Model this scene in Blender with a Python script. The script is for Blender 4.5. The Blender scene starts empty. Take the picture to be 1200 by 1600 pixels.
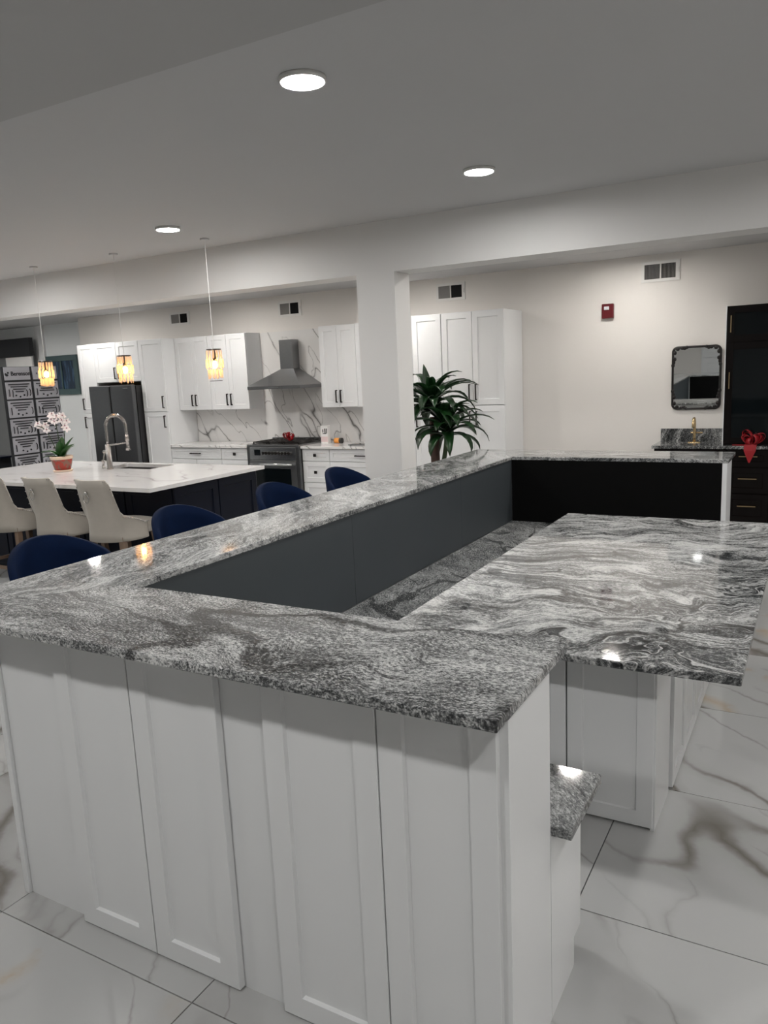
import bpy, bmesh, math, random
from mathutils import Vector, Matrix
random.seed(7)
SC = bpy.context.scene
COL = SC.collection
PI = math.pi

# ---------------------------------------------------------------- camera, world, exposure
CAM_Z = 1.75
yaw, pit, rol = math.radians(-29.7355), math.radians(10.2916), math.radians(-2.63757)
fw = Vector((math.sin(yaw)*math.cos(pit), math.cos(yaw)*math.cos(pit), -math.sin(pit)))
rt = Vector((math.cos(yaw), -math.sin(yaw), 0)); up = rt.cross(fw)
r2 = rt*math.cos(rol) + up*math.sin(rol); u2 = -rt*math.sin(rol) + up*math.cos(rol)
cd = bpy.data.cameras.new('camera'); cam = bpy.data.objects.new('camera', cd); COL.objects.link(cam)
cam.matrix_world = Matrix(((r2.x, u2.x, -fw.x, 0), (r2.y, u2.y, -fw.y, 0), (r2.z, u2.z, -fw.z, CAM_Z), (0, 0, 0, 1)))
cd.sensor_width = 36; cd.lens = 1203.08/1600*36; cd.clip_start = .02
SC.camera = cam
w = bpy.data.worlds.new('world'); SC.world = w; w.use_nodes = True
w.node_tree.nodes['Background'].inputs[0].default_value = (.8, .85, .9, 1)
w.node_tree.nodes['Background'].inputs[1].default_value = .25
SC.view_settings.view_transform = 'Standard'; SC.view_settings.look = 'None'
SC.view_settings.gamma = 1; SC.view_settings.use_curve_mapping = False
SC.view_settings.exposure = -0.02
SC.cycles.max_bounces = 7; SC.cycles.caustics_reflective = False; SC.cycles.caustics_refractive = False
LAMP = 250.0          # radiance of the ceiling discs
LAMP_FRONT = 345.0    # those on the lowered strip above the viewer
LAMP_BACK = 250.0     # those beyond the beam

# ---------------------------------------------------------------- node helpers / materials
MATS = {}
class NT:
    def __init__(s, name):
        s.m = bpy.data.materials.new(name); s.m.use_nodes = True; s.t = s.m.node_tree; s.n = s.t.nodes
        s.b = s.n['Principled BSDF']; MATS[name] = s.m
    def node(s, typ, ins=None, **kw):
        n = s.n.new(typ)
        for k, v in kw.items(): setattr(n, k, v)
        for k, v in (ins or {}).items(): s.put(n.inputs[k], v)
        return n
    def put(s, sock, v):
        if isinstance(v, bpy.types.NodeSocket): s.t.links.new(v, sock)
        elif isinstance(v, bpy.types.Node): s.t.links.new(v.outputs[0], sock)
        else: sock.default_value = v
    def math(s, op, a, b=0.0, c=0.0, clamp=False):
        n = s.n.new('ShaderNodeMath'); n.operation = op; n.use_clamp = clamp
        s.put(n.inputs[0], a); s.put(n.inputs[1], b); s.put(n.inputs[2], c); return n.outputs[0]
    def vmath(s, op, a, b=None, scale=None):
        n = s.n.new('ShaderNodeVectorMath'); n.operation = op
        s.put(n.inputs[0], a)
        if b is not None: s.put(n.inputs[1], b)
        if scale is not None: s.put(n.inputs['Scale'], scale)
        return n.outputs[0]
    def noise(s, vec, scale, detail=2, rough=.5, dist=0.0):
        n = s.n.new('ShaderNodeTexNoise'); s.put(n.inputs['Vector'], vec)
        n.inputs['Scale'].default_value = scale; n.inputs['Detail'].default_value = detail
        n.inputs['Roughness'].default_value = rough; n.inputs['Distortion'].default_value = dist
        return n
    def ramp(s, fac, stops):
        n = s.n.new('ShaderNodeValToRGB'); s.put(n.inputs[0], fac); e = n.color_ramp.elements
        while len(e) < len(stops): e.new(.5)
        for el, (p, c) in zip(e, stops):
            el.position = p; el.color = (c, c, c, 1) if isinstance(c, (int, float)) else (*c, 1)
        return n.outputs[0]
    def mix(s, fac, a, b, mode='MIX'):
        n = s.n.new('ShaderNodeMix'); n.data_type = 'RGBA'; n.blend_type = mode
        s.put(n.inputs[0], fac)
        for i, v in ((6, a), (7, b)): s.put(n.inputs[i], v if not isinstance(v, tuple) else (*v, 1))
        return n.outputs[2]
    def bump(s, h, strength, dist=.002):
        n = s.n.new('ShaderNodeBump'); s.put(n.inputs['Height'], h)
        n.inputs['Strength'].default_value = strength; n.inputs['Distance'].default_value = dist
        s.t.links.new(n.outputs[0], s.b.inputs['Normal'])
    def set(s, **k):
        for a, v in k.items():
            key = {'color': 'Base Color', 'rough': 'Roughness', 'metal': 'Metallic', 'spec': 'Specular IOR Level',
                   'coat': 'Coat Weight', 'coatr': 'Coat Roughness', 'trans': 'Transmission Weight', 'sheen': 'Sheen Weight'}[a]
            s.put(s.b.inputs[key], (*v, 1) if isinstance(v, tuple) and len(v) == 3 else v)
        return s

def plain(name, color, rough=.5, metal=0, var=.06, nscale=8, bump=0, bscale=80, **k):
    n = NT(name); tc = n.node('ShaderNodeTexCoord').outputs['Object']
    f = n.noise(tc, nscale, 3).outputs[0]
    c1 = tuple(min(1, c*(1-var)) for c in color); c2 = tuple(min(1, c*(1+var)) for c in color)
    n.set(color=n.mix(f, c1, c2), rough=rough, metal=metal, **k)
    if bump: n.bump(n.noise(tc, bscale, 2).outputs[0], bump)
    return n.m

def emit(name, color, strength):
    n = NT(name); n.set(color=(0, 0, 0))
    n.b.inputs['Emission Color'].default_value = (*color, 1); n.b.inputs['Emission Strength'].default_value = strength
    return n.m

def granite(name, rot=0, off=(0, 0, 0), dark=0.0, warp=.35, stretch=3.2, scale=1.0, vein=1.0, swirl=0.0, contrast=1.0, grain=1.0, patch=None, fine=1.0, vbrk=(.40, .56)):
    """flowing grey-and-white granite: grain drawn out along one direction, folded by large warps, dark veins.
    patch = (x, y, c): the stone turns darker and more folded where x*px + y*py + c > 0 (local metres)"""
    n = NT(name); tc = n.node('ShaderNodeTexCoord').outputs['Object']
    mp = n.node('ShaderNodeMapping', {'Vector': tc}); mp.inputs['Location'].default_value = off
    mp.inputs['Rotation'].default_value = (0, 0, rot); mp.inputs['Scale'].default_value = (scale, scale, scale)
    v = mp.outputs[0]
    pk = None
    if patch:
        d = n.node('ShaderNodeVectorMath', {0: tc, 1: (patch[0], patch[1], 0)}, operation='DOT_PRODUCT').outputs['Value']
        wob = n.math('MULTIPLY', n.math('SUBTRACT', n.noise(tc, 2.2, 3).outputs[0], .5), .9)
        pk = n.ramp(n.math('ADD', n.math('ADD', d, patch[2]), wob), [(.0, 0), (.55, 1)])
    big = n.vmath('SUBTRACT', n.noise(v, 1.1, 2, .45).outputs['Color'], (.5, .5, .5))
    v1 = n.vmath('ADD', v, n.vmath('SCALE', big, scale=warp*1.6))
    mid = n.vmath('SUBTRACT', n.noise(v1, 4.2, 2, .5).outputs['Color'], (.5, .5, .5))
    amp = warp*.42 + swirl*.25
    if pk is not None: amp = n.math('ADD', n.math('MULTIPLY', pk, swirl), warp*.42)
    v2 = n.vmath('ADD', v1, n.vmath('SCALE', mid, scale=amp))
    flow = n.noise(n.vmath('MULTIPLY', v2, (1.0, stretch, 1.0)), 2.4, 4, .58, .4).outputs[0]
    bands = n.noise(n.vmath('MULTIPLY', v2, (1.0, stretch*2.4, 1.0)), 5.0, 4, .62, .3).outputs[0]
    gv = n.vmath('ADD', v1, n.vmath('SCALE', mid, scale=.05))
    gr = n.noise(n.vmath('MULTIPLY', gv, (1.0, 2.7, 1.8)), 58*fine, 3, .62, .2).outputs[0]
    spk = n.noise(n.vmath('MULTIPLY', v, (1.0, 1.6, 1.0)), 170*fine, 2, .6).outputs[0]
    S = lambda x, k: n.math('MULTIPLY', n.math('SUBTRACT', x, .5), k)
    s = n.math('ADD', S(flow, .80*contrast), S(bands, .75*contrast))
    s = n.math('ADD', s, n.math('ADD', S(gr, 1.15*grain), S(spk, .75*grain)))
    s = n.math('ADD', s, .53-dark)
    if pk is not None: s = n.math('SUBTRACT', s, n.math('MULTIPLY', pk, .13))
    base = n.ramp(s, [(.16, (.010, .011, .012)), (.34, (.055, .058, .060)), (.48, (.17, .175, .175)), (.62, (.40, .405, .40)), (.80, (.66, .66, .65))])
    if pk is not None:                                                   # thin milky ribbons in the folded part
        rb = n.noise(n.vmath('MULTIPLY', v2, (1.0, stretch*1.7, 1.0)), 2.1, 3, .5).outputs[0]
        rbm = n.ramp(n.math('ABSOLUTE', n.math('SUBTRACT', rb, .52)), [(0, 1), (.008, .8), (.02, 0)])
        base = n.mix(n.math('MULTIPLY', n.math('MULTIPLY', rbm, pk), .75), base, (.60, .60, .59))
    vv = n.vmath('ADD', v2, n.vmath('SCALE', n.vmath('SUBTRACT', n.noise(v, 13, 4, .65).outputs['Color'], (.5, .5, .5)), scale=.045))
    rid = n.noise(n.vmath('MULTIPLY', vv, (.75, 2.5, 1.0)), 1.15, 1, .4).outputs[0]
    th = n.ramp(n.noise(v, 3.0, 2).outputs[0], [(.38, .006), (.68, .034)])          # the vein swells and thins
    vm = n.math('SUBTRACT', 1.0, n.math('DIVIDE', n.math('ABSOLUTE', n.math('SUBTRACT', rid, .5)), th), clamp=True)
    vm = n.ramp(vm, [(0, 0), (.45, 1)])
    brk = n.ramp(n.noise(v, 1.7, 2).outputs[0], [(vbrk[0], 0), (vbrk[1], 1)])
    vm = n.math('MULTIPLY', n.math('MULTIPLY', vm, brk), min(1.0, vein))
    vm = n.math('MULTIPLY', vm, n.ramp(gr, [(.38, 1.0), (.66, .45)]))
    n.set(color=n.mix(vm, base, (.016, .017, .018)), rough=.055, spec=.5)
    n.b.inputs['IOR'].default_value = 1.52
    return n.m

def marble(name, base, vein_col, scale=1.0, width=.02, amount=.8, rough=.08, per_object=False, stain=0.0, rot=(0, 0, .6), stretch=2.2, warp=.22, fine=.5, brk=(.46, .60)):
    """pale stone with long branching veins"""
    n = NT(name); tc = n.node('ShaderNodeTexCoord').outputs['Object']
    if per_object:
        oi = n.node('ShaderNodeObjectInfo').outputs['Random']
        cmb = n.node('ShaderNodeCombineXYZ', {0: n.math('MULTIPLY', oi, 37.0), 1: n.math('MULTIPLY', oi, 91.0), 2: n.math('MULTIPLY', oi, 13.0)})
        tc = n.vmath('ADD', tc, cmb.outputs[0])
    mp = n.node('ShaderNodeMapping', {'Vector': tc}); mp.inputs['Rotation'].default_value = rot
    v = mp.outputs[0]
    wv = n.vmath('SUBTRACT', n.noise(v, 1.5*scale, 5, .62).outputs['Color'], (.5, .5, .5))
    v1 = n.vmath('ADD', v, n.vmath('SCALE', wv, scale=warp/scale))
    st = n.vmath('MULTIPLY', v1, stretch if isinstance(stretch, tuple) else (1.0, stretch, 1.0))
    n1 = n.noise(st, .62*scale, 2, .4).outputs[0]; n2 = n.noise(n.vmath('ADD', st, (3.7, 1.1, 5.0)), 1.15*scale, 2, .4).outputs[0]
    r1 = n.ramp(n.math('ABSOLUTE', n.math('SUBTRACT', n1, .5)), [(0, 1), (width*.35, .75), (width*.8, .2), (width*2.6, 0)])
    r2_ = n.ramp(n.math('ABSOLUTE', n.math('SUBTRACT', n2, .5)), [(0, fine), (width*.45, fine*.4), (width*1.2, 0)])
    b1 = n.ramp(n.noise(v, .9*scale, 3).outputs[0], [(brk[0], 0), (brk[1], 1)])
    b2 = n.ramp(n.noise(n.vmath('ADD', v, (9.0, 4.0, 2.0)), 1.2*scale, 3).outputs[0], [(brk[0]+.03, 0), (brk[1]+.03, 1)])
    m_ = n.math('MULTIPLY', n.math('MAXIMUM', n.math('MULTIPLY', r1, b1), n.math('MULTIPLY', r2_, b2)), amount)
    cloud = n.noise(v, 1.6*scale, 4, .6).outputs[0]
    col = n.mix(cloud, tuple(c*.95 for c in base), base)
    if stain:
        sm = n.math('MULTIPLY', n.ramp(n1, [(.52, 0), (.56, 1), (.60, 0)]), n.ramp(n.noise(v1, 1.4, 5, .65).outputs[0], [(.56, 0), (.64, stain)]))
        col = n.mix(sm, col, (.44, .36, .26))
    n.set(color=n.mix(m_, col, vein_col), rough=rough, spec=.5)
    return n.m

plain('cabinet_white', (.80, .81, .82), .30, var=.012, nscale=3)
plain('panel_white', (.74, .75, .755), .26, var=.012, nscale=3)
plain('wall_paint', (.77, .742, .710), .6, var=.015, nscale=2, bump=.05)
plain('wall_cool', (.86, .89, .90), .6, var=.02, nscale=2, bump=.05)
plain('beam_paint', (.77, .76, .745), .55, var=.012, nscale=2, bump=.04)
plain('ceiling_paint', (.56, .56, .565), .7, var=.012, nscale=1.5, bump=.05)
plain('soffit_shade', (.46, .46, .46), .7, var=.012, nscale=1.5, bump=.05)  # ceiling paint darkened: the soffit's shade is put into its colour
plain('grout', (.09, .09, .09), .8)
plain('slate_panel', (.060, .070, .077), .42, var=.05, nscale=5)
plain('black_panel', (.0015, .0015, .0016), .6, spec=.12)
plain('black_gloss', (.003, .003, .003), .2, spec=.2)
plain('espresso', (.0042, .0028, .0027), .22, var=.2, spec=.2)
plain('black_metal', (.015, .013, .012), .35)
plain('mirror_frame', (.008, .006, .006), .3)
plain('pull_black', (.025, .02, .019), .35, metal=.5)
plain('gold', (.55, .41, .23), .25, metal=1)
plain('steel', (.30, .305, .31), .30, metal=1, nscale=40, var=.05)
plain('steel_bright', (.66, .67, .68), .22, metal=1, nscale=40)
plain('steel_dark', (.15, .155, .16), .28, metal=.85, nscale=30, var=.08)
plain('fridge_side', (.018, .018, .019), .4)
plain('faucet_steel', (.42, .40, .385), .26, metal=1)
plain('oven_glass', (.004, .006, .007), .06, spec=.3)
plain('navy', (.0032, .0052, .014), .45, var=.1, spec=.2)
plain('velvet', (.0016, .0085, .034), .8, var=.3, nscale=14, spec=.1, bump=.15, bscale=300)
plain('cream', (.43, .395, .345), .85, var=.05, nscale=30, bump=.25, bscale=260, sheen=.2)
plain('oak', (.22, .15, .105), .5, var=.25, nscale=14)
plain('nickel', (.62, .6, .58), .25, metal=1)
plain('leaf', (.006, .034, .007), .32, var=.6, nscale=6)
plain('leaf_orchid', (.018, .075, .014), .35, var=.4, nscale=9)
plain('bark', (.085, .05, .04), .85, var=.35, nscale=18, bump=.4, bscale=40)
plain('soil', (.03, .02, .014), .9, bump=.6)
plain('petal', (.86, .80, .80), .55, var=.1, nscale=40)
plain('petal_core', (.34, .12, .16), .5)
plain('stem', (.03, .055, .02), .5)
plain('red_ribbon', (.30, .004, .010), .42, var=.35, nscale=12)
plain('alarm_red', (.11, .003, .008), .35)
plain('alarm_lens', (.7, .7, .72), .15)
plain('vent_white', (.74, .73, .71), .4)
plain('vent_grey', (.26, .255, .25), .5)
plain('vent_dark', (.015, .015, .016), .8)
plain('terracotta_cream', (.72, .55, .42), .6)
plain('board_black', (.010, .011, .014), .5)
plain('board_grey', (.42, .42, .46), .6, var=.03)
plain('lettering', (.015, .016, .02), .6)
plain('frame_teal', (.065, .11, .115), .45)
plain('wall_shade_grey', (.20, .205, .21), .6)
plain('orange_card', (.75, .30, .05), .5)
plain('card_white', (.80, .79, .78), .5)
plain('card_pink', (.72, .56, .56), .5)
plain('pot_white', (.55, .55, .54), .4)
plain('sink_steel', (.10, .095, .09), .4, metal=.6)
emit('lamp_lens', (1.0, .985, .965), LAMP)
emit('lamp_lens_back', (1.0, .955, .90), LAMP_BACK)
emit('lamp_lens_front', (1.0, .985, .965), LAMP_FRONT)
emit('bulb', (1.0, .55, .12), 75.0)
n = NT('mirror_glass'); n.set(color=(.80, .82, .82), metal=1.0, rough=.01)
n = NT('crystal'); n.set(color=(1.0, .86, .74), rough=.06, spec=.6)
gt = n.node('ShaderNodeBsdfTranslucent', {'Color': (1.0, .66, .36, 1)}); tr = n.node('ShaderNodeBsdfTransparent')
mx1 = n.node('ShaderNodeMixShader', {0: .55, 1: gt.outputs[0], 2: n.b.outputs[0]})
mx2 = n.node('ShaderNodeMixShader', {0: .48, 1: mx1.outputs[0], 2: tr.outputs[0]})
n.t.links.new(mx2.outputs[0], n.n['Material Output'].inputs[0])
n = NT('pot_floral'); tc = n.node('ShaderNodeTexCoord').outputs['Object']
f = n.ramp(n.noise(tc, 26, 2, .5, .8).outputs[0], [(.46, 0), (.54, 1)])
n.set(color=n.mix(f, (.21, .10, .07), (.36, .035, .02)), rough=.5)
n = NT('painting'); tc = n.node('ShaderNodeTexCoord').outputs['Object']
f = n.noise(n.vmath('MULTIPLY', tc, (9, 1, 1.6)), 2.2, 4, .6).outputs[0]
n.set(color=n.ramp(f, [(.3, (.006, .014, .022)), (.5, (.012, .035, .075)), (.62, (.05, .11, .20)), (.75, (.02, .06, .05))]), rough=.3)
marble('floor_marble', (.47, .472, .466), (.17, .155, .135), .95, .017, .95, .06, True, .8, (0, 0, .75), 2.4, .22, .55, (.40, .52))
marble('quartz', (.80, .79, .78), (.13, .125, .12), 1.25, .0075, 1.0, .10, False, 0, (0, -1.02, 0), (1.0, 1.0, 3.0), .13, .8, (.36, .48))
marble('quartz_top', (.83, .82, .815), (.36, .34, .32), 1.5, .014, .8, .12, False, 0, (0, 0, .4), 1.8, .25, .5)
granite('granite_front', rot=.10, off=(.9, .4, 0), warp=.34, stretch=2.3, vein=1.25, contrast=.72, dark=.0, grain=1.0, fine=1.3, vbrk=(.30, .46))
granite('granite_left', rot=1.15, off=(4.0, 1.3, 0), warp=.55, stretch=2.6, vein=.6, contrast=.85, dark=-.05, grain=.8)
granite('granite_back', rot=.1, off=(8.1, 3.3, 0), warp=.4, stretch=3.0, vein=.5, contrast=.9, dark=-.02, grain=.8)
granite('granite_island', rot=-.25, off=(1.6, 5.2, 0), warp=.50, stretch=2.6, vein=1.0, contrast=1.2, dark=-.045, swirl=.34, grain=.75, patch=(.85, -.42, -.10))
granite('granite_low', rot=.9, off=(2.6, 7.7, 0), warp=.4, stretch=1.6, vein=1.0, contrast=.45, dark=.03, grain=.62, vbrk=(.3, .46))
granite('granite_sink', rot=1.4, off=(5.6, 2.7, 0), warp=.4, stretch=3.2, vein=.6, contrast=1.0, dark=.12)

# ---------------------------------------------------------------- geometry helpers
class M:
    def __init__(s): s.v = []; s.f = []
    def add(s, vs, fs):
        k = len(s.v); s.v += [tuple(p) for p in vs]; s.f += [tuple(i+k for i in f) for f in fs]; return s
    def box(s, x0, x1, y0, y1, z0, z1):
        x0, x1 = sorted((x0, x1)); y0, y1 = sorted((y0, y1)); z0, z1 = sorted((z0, z1))
        vs = [(x, y, z) for z in (z0, z1) for y in (y0, y1) for x in (x0, x1)]
        return s.add(vs, [(0, 2, 3, 1), (4, 5, 7, 6), (0, 1, 5, 4), (2, 6, 7, 3), (0, 4, 6, 2), (1, 3, 7, 5)])
    def prism(s, poly, z0, z1):
        k = len(poly)
        return s.add([(x, y, z0) for x, y in poly] + [(x, y, z1) for x, y in poly],
                     [tuple(range(k))[::-1], tuple(range(k, 2*k))] + [(i, (i+1) % k, k+(i+1) % k, k+i) for i in range(k)])
    def lathe(s, prof, c=(0, 0, 0), n=20):
        cx, cy, cz = c; vs = []; fs = []
        for r, z in prof:
            for i in range(n):
                a = 2*PI*i/n; vs.append((cx+r*math.cos(a), cy+r*math.sin(a), cz+z))
        for j in range(len(prof)-1):
            for i in range(n):
                fs.append((j*n+i, j*n+(i+1) % n, (j+1)*n+(i+1) % n, (j+1)*n+i))
        fs.append(tuple(range(n))[::-1]); fs.append(tuple(range((len(prof)-1)*n, len(prof)*n)))
        return s.add(vs, fs)
    def tube(s, pts, r, n=8, closed=False):
        pts = [Vector(p) for p in pts]; k = len(pts); rs = r if isinstance(r, (list, tuple)) else [r]*k
        vs = []; fs = []; prev = None
        for i, p in enumerate(pts):
            a = pts[(i-1) % k] if (i or closed) else p; b = pts[(i+1) % k] if (i < k-1 or closed) else p
            d = (b-a).normalized()
            if prev is None:
                q = Vector((0, 0, 1)) if abs(d.z) < .9 else Vector((1, 0, 0)); nx = d.cross(q).normalized()
            else: nx = (prev - d*prev.dot(d)).normalized()
            prev = nx; ny = d.cross(nx)
            for j in range(n):
                t = 2*PI*j/n; vs.append(p + nx*rs[i]*math.cos(t) + ny*rs[i]*math.sin(t))
        for i in range(k if closed else k-1):
            for j in range(n):
                i2 = (i+1) % k; fs.append((i*n+j, i*n+(j+1) % n, i2*n+(j+1) % n, i2*n+j))
        if not closed: fs.append(tuple(range(n))[::-1]); fs.append(tuple(range((k-1)*n, k*n)))
        return s.add(vs, fs)
    def ball(s, c, r, n=10, m=6):
        rx, ry, rz = r if isinstance(r, (list, tuple)) else (r, r, r)
        vs = [(c[0], c[1], c[2]-rz)]; fs = []
        for j in range(1, m):
            p = -PI/2+PI*j/m
            for i in range(n):
                a = 2*PI*i/n; vs.append((c[0]+rx*math.cos(p)*math.cos(a), c[1]+ry*math.cos(p)*math.sin(a), c[2]+rz*math.sin(p)))
        vs.append((c[0], c[1], c[2]+rz)); t = len(vs)-1
        for i in range(n):
            fs.append((0, 1+(i+1) % n, 1+i)); fs.append((t, 1+(m-2)*n+i, 1+(m-2)*n+(i+1) % n))
            for j in range(m-2): fs.append((1+j*n+i, 1+j*n+(i+1) % n, 1+(j+1)*n+(i+1) % n, 1+(j+1)*n+i))
        return s.add(vs, fs)
    def facing(s, face, w):
        return {'-Y': lambda u, v, d: (u, w+d, v), '+Y': lambda u, v, d: (u, w-d, v),
                '+X': lambda u, v, d: (w-d, u, v), '-X': lambda u, v, d: (w+d, u, v)}[face]
    def shaker(s, face, u0, u1, v0, v1, w, t=.02, fr=.06, rec=.009, sl=.004):
        P = s.facing(face, w); R = lambda i, d: [P(u0+i, v0+i, d), P(u1-i, v0+i, d), P(u1-i, v1-i, d), P(u0+i, v1-i, d)]
        e = .0018
        rings = R(0, t) + R(0, e) + R(e, 0) + R(fr, 0) + R(fr+sl, rec)
        fs = [(0, 1, 2, 3), (16, 17, 18, 19)]
        for k in range(4):
            for i in range(4): fs.append((k*4+i, k*4+(i+1) % 4, k*4+4+(i+1) % 4, k*4+4+i))
        return s.add(rings, fs)
    def pull(s, face, u, v, w, ln=.13, vertical=True, th=.010, out=.032):
        P = s.facing(face, w)
        def bb(a0, a1, b0, b1, d0, d1):
            p, q_ = P(a0, b0, d0), P(a1, b1, d1); s.box(p[0], q_[0], p[1], q_[1], p[2], q_[2])
        h = ln/2; k = th/2
        if vertical:
            bb(u-k, u+k, v-h, v+h, -out, -out+th); bb(u-k, u+k, v-h, v-h+th, -out+th*.5, .0); bb(u-k, u+k, v+h-th, v+h, -out+th*.5, .0)
        else:
            bb(u-h, u+h, v-k, v+k, -out, -out+th); bb(u-h, u-h+th, v-k, v+k, -out+th*.5, .0); bb(u+h-th, u+h, v-k, v+k, -out+th*.5, .0)
        return s

def root_of(o):
    while o.parent is not None: o = o.parent
    return o
def mesh_of(m, name, org=(0, 0, 0), smooth=False):
    me = bpy.data.meshes.new(name)
    me.from_pydata([(x-org[0], y-org[1], z-org[2]) for x, y, z in m.v], [], m.f)
    bm = bmesh.new(); bm.from_mesh(me); bmesh.ops.recalc_face_normals(bm, faces=bm.faces[:]); bm.to_mesh(me); bm.free()
    if smooth:
        for p in me.polygons: p.use_smooth = True
    return me
def link(name, me, mat, parent=None):
    if mat and not me.materials: me.materials.append(MATS[mat])
    o = bpy.data.objects.new(name, me); COL.objects.link(o)
    if parent is not None: o.parent = parent
    return o
def part(name, m, mat, parent, bevel=0, smooth=False, label=None, seg=2, auto=False):
    org = root_of(parent).location
    o = link(name, mesh_of(m, name, org, smooth), mat, parent)
    if bevel:
        b = o.modifiers.new('bevel', 'BEVEL'); b.width = bevel; b.segments = seg; b.limit_method = 'ANGLE'; b.angle_limit = .6
    if label: o['label'] = label
    if name in ('spring', 'nailhead_trim', 'louvers', 'crystals', 'handles'): o['kind'] = 'stuff'
    return o
def tag(o, label, cat, group=None):
    o['label'] = label; o['category'] = cat
    if group: o['group'] = group
    return o
def thing(name, label, cat, loc=(0, 0, 0), group=None):
    o = bpy.data.objects.new(name, None); COL.objects.link(o); o.location = loc; o.empty_display_size = .1
    return tag(o, label, cat, group)
def single(name, m, mat, label, cat, bevel=0, smooth=False, group=None):
    c = Vector((sum(p[0] for p in m.v)/len(m.v), sum(p[1] for p in m.v)/len(m.v), min(p[2] for p in m.v)))
    o = link(name, mesh_of(m, name, c, smooth), mat); o.location = c
    if bevel:
        b = o.modifiers.new('bevel', 'BEVEL'); b.width = bevel; b.segments = 2; b.limit_method = 'ANGLE'; b.angle_limit = .6
    return tag(o, label, cat, group)
def struct(name, m, mat, label=None, parent=None):
    o = link(name, mesh_of(m, name), mat, parent); o['kind'] = 'structure'
    if label: o['label'] = label
    return o
def copy_tree(o, parent=None):
    c = o.copy(); COL.objects.link(c); c.parent = parent
    for ch in list(o.children): copy_tree(ch, c)
    return c
def spline(pts, n=24):
    """Catmull-Rom through points"""
    P = [Vector(p) for p in pts]; P = [2*P[0]-P[1]] + P + [2*P[-1]-P[-2]]; out = []; k = len(P)-3
    for i in range(n+1):
        t = i/n*k; j = min(int(t), k-1); t -= j; a, b, c, d = P[j:j+4]
        out.append(.5*((2*b) + (c-a)*t + (2*a-5*b+4*c-d)*t*t + (3*b-a-3*c+d)*t*t*t))
    return out

# ---------------------------------------------------------------- the room
ZC, ZB2 = 2.82, 2.76          # main ceiling, ceiling beyond the beam
WALL_Y = 8.175
fl = struct('floor', M().box(-13.2, 3.4, -4.2, 8.8, -.06, -.012), 'grout', 'polished white marble tile floor with grey and tan veins')
T = .864; X0, Y0 = -.623, 1.365
tile_me = mesh_of(M().box(.002, T-.002, .002, T-.002, -.012, 0), 'tile')
for i in range(-14, 5):
    for j in range(-6, 9):
        x, y = X0+i*T, Y0+j*T
        if x < -12.6 or x > 2.6 or y < -3.9 or y+T > 8.9: continue
        o = link('tile', tile_me, 'floor_marble', fl); o.location = (x, y, 0)
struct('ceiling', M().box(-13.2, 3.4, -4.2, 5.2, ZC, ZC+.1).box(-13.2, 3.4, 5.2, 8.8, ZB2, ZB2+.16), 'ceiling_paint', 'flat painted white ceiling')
struct('ceiling_soffit', M().box(-13.2, 3.4, -4.2, 1.96, 2.705, ZC-.001), 'soffit_shade', 'lowered ceiling strip near the viewer')
struct('wall_back', M().box(-9.83, 3.4, WALL_Y, WALL_Y+.6, -.05, ZB2+.1), 'wall_paint', 'warm white back wall behind the kitchen')
struct('wall_left', M().box(-13.2, -9.83, 8.65, 8.78, -.05, ZB2+.1).box(-13.3, -13.2, -4.2, 8.78, -.05, 2.9), 'wall_cool', 'cool white wall left of the kitchen')
struct('wall_right', M().box(3.4, 3.5, -4.2, 8.8, -.05, 2.9), 'wall_paint', 'white side wall')
struct('wall_front', M().box(-13.2, 3.5, -4.3, -4.2, -.05, 2.9), 'wall_paint', 'white wall behind the viewer')
for k, dx in enumerate((-2.6, -1.55)):                              # white panelled doors seen in the mirror
    d = struct('door_%d' % (k+1), M().box(dx, dx+.95, -4.2, -4.16, 0, 2.1), 'cabinet_white', 'white panelled door in the wall behind the viewer')
    m = M().shaker('+Y', dx+.03, dx+.92, .03, 1.0, -4.13, .03, .12).shaker('+Y', dx+.03, dx+.92, 1.02, 2.08, -4.13, .03, .12)
    o = link('panel', mesh_of(m, 'panel'), 'cabinet_white', d)
struct('beam', M().box(-13.2, 3.4, 5.09, 5.325, 2.462, ZC+.02), 'beam_paint', 'white boxed ceiling beam spanning the room')
struct('column', M().box(-3.052, -2.733, 5.09, 5.325, 0, 2.463), 'beam_paint', 'square white column holding up the ceiling beam')
struct('trim_1', M().box(-11.43, -11.25, 8.60, 8.65, 0, ZB2), 'cabinet_white', 'narrow white upright trim on the left wall')

# ---------------------------------------------------------------- ceiling lamps
def lamp(x, y, z, label, mat='lamp_lens', group='flat round ceiling lamps'):
    t = thing('ceiling_lamp', label, 'ceiling lamp', (x, y, z-.018), group)
    part('trim_ring', M().lathe([(.088, .018), (.088, .004), (.082, 0), (.078, .004), (.078, .017)], (x, y, z-.018), 28), 'vent_white', t, smooth=True)
    part('lens', M().lathe([(.0775, .012), (.0775, .006), (.076, .005)], (x, y, z-.018), 28), mat, t)
lamp(-1.71, 2.54, ZC, 'large round white ceiling lamp nearest the viewer, top centre')
lamp(-1.70, 4.20, ZC, 'round white ceiling lamp right of centre, just before the beam')
lamp(-4.08, 4.255, ZC, 'round white ceiling lamp at left, above the kitchen island')
for x, y in ((-6.45, 4.2), (-8.8, 4.2), (-11.2, 4.2), (.66, 4.2), (.66, 2.54), (-4.08, 2.54), (-6.45, 2.54), (-9.5, 2.54), (2.7, 2.0), (2.7, 4.2)):  # the rightmost pair is added to brighten the bar's end panel
    lamp(x, y, ZC, 'unseen round white lamp on the main ceiling outside the picture')
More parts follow.
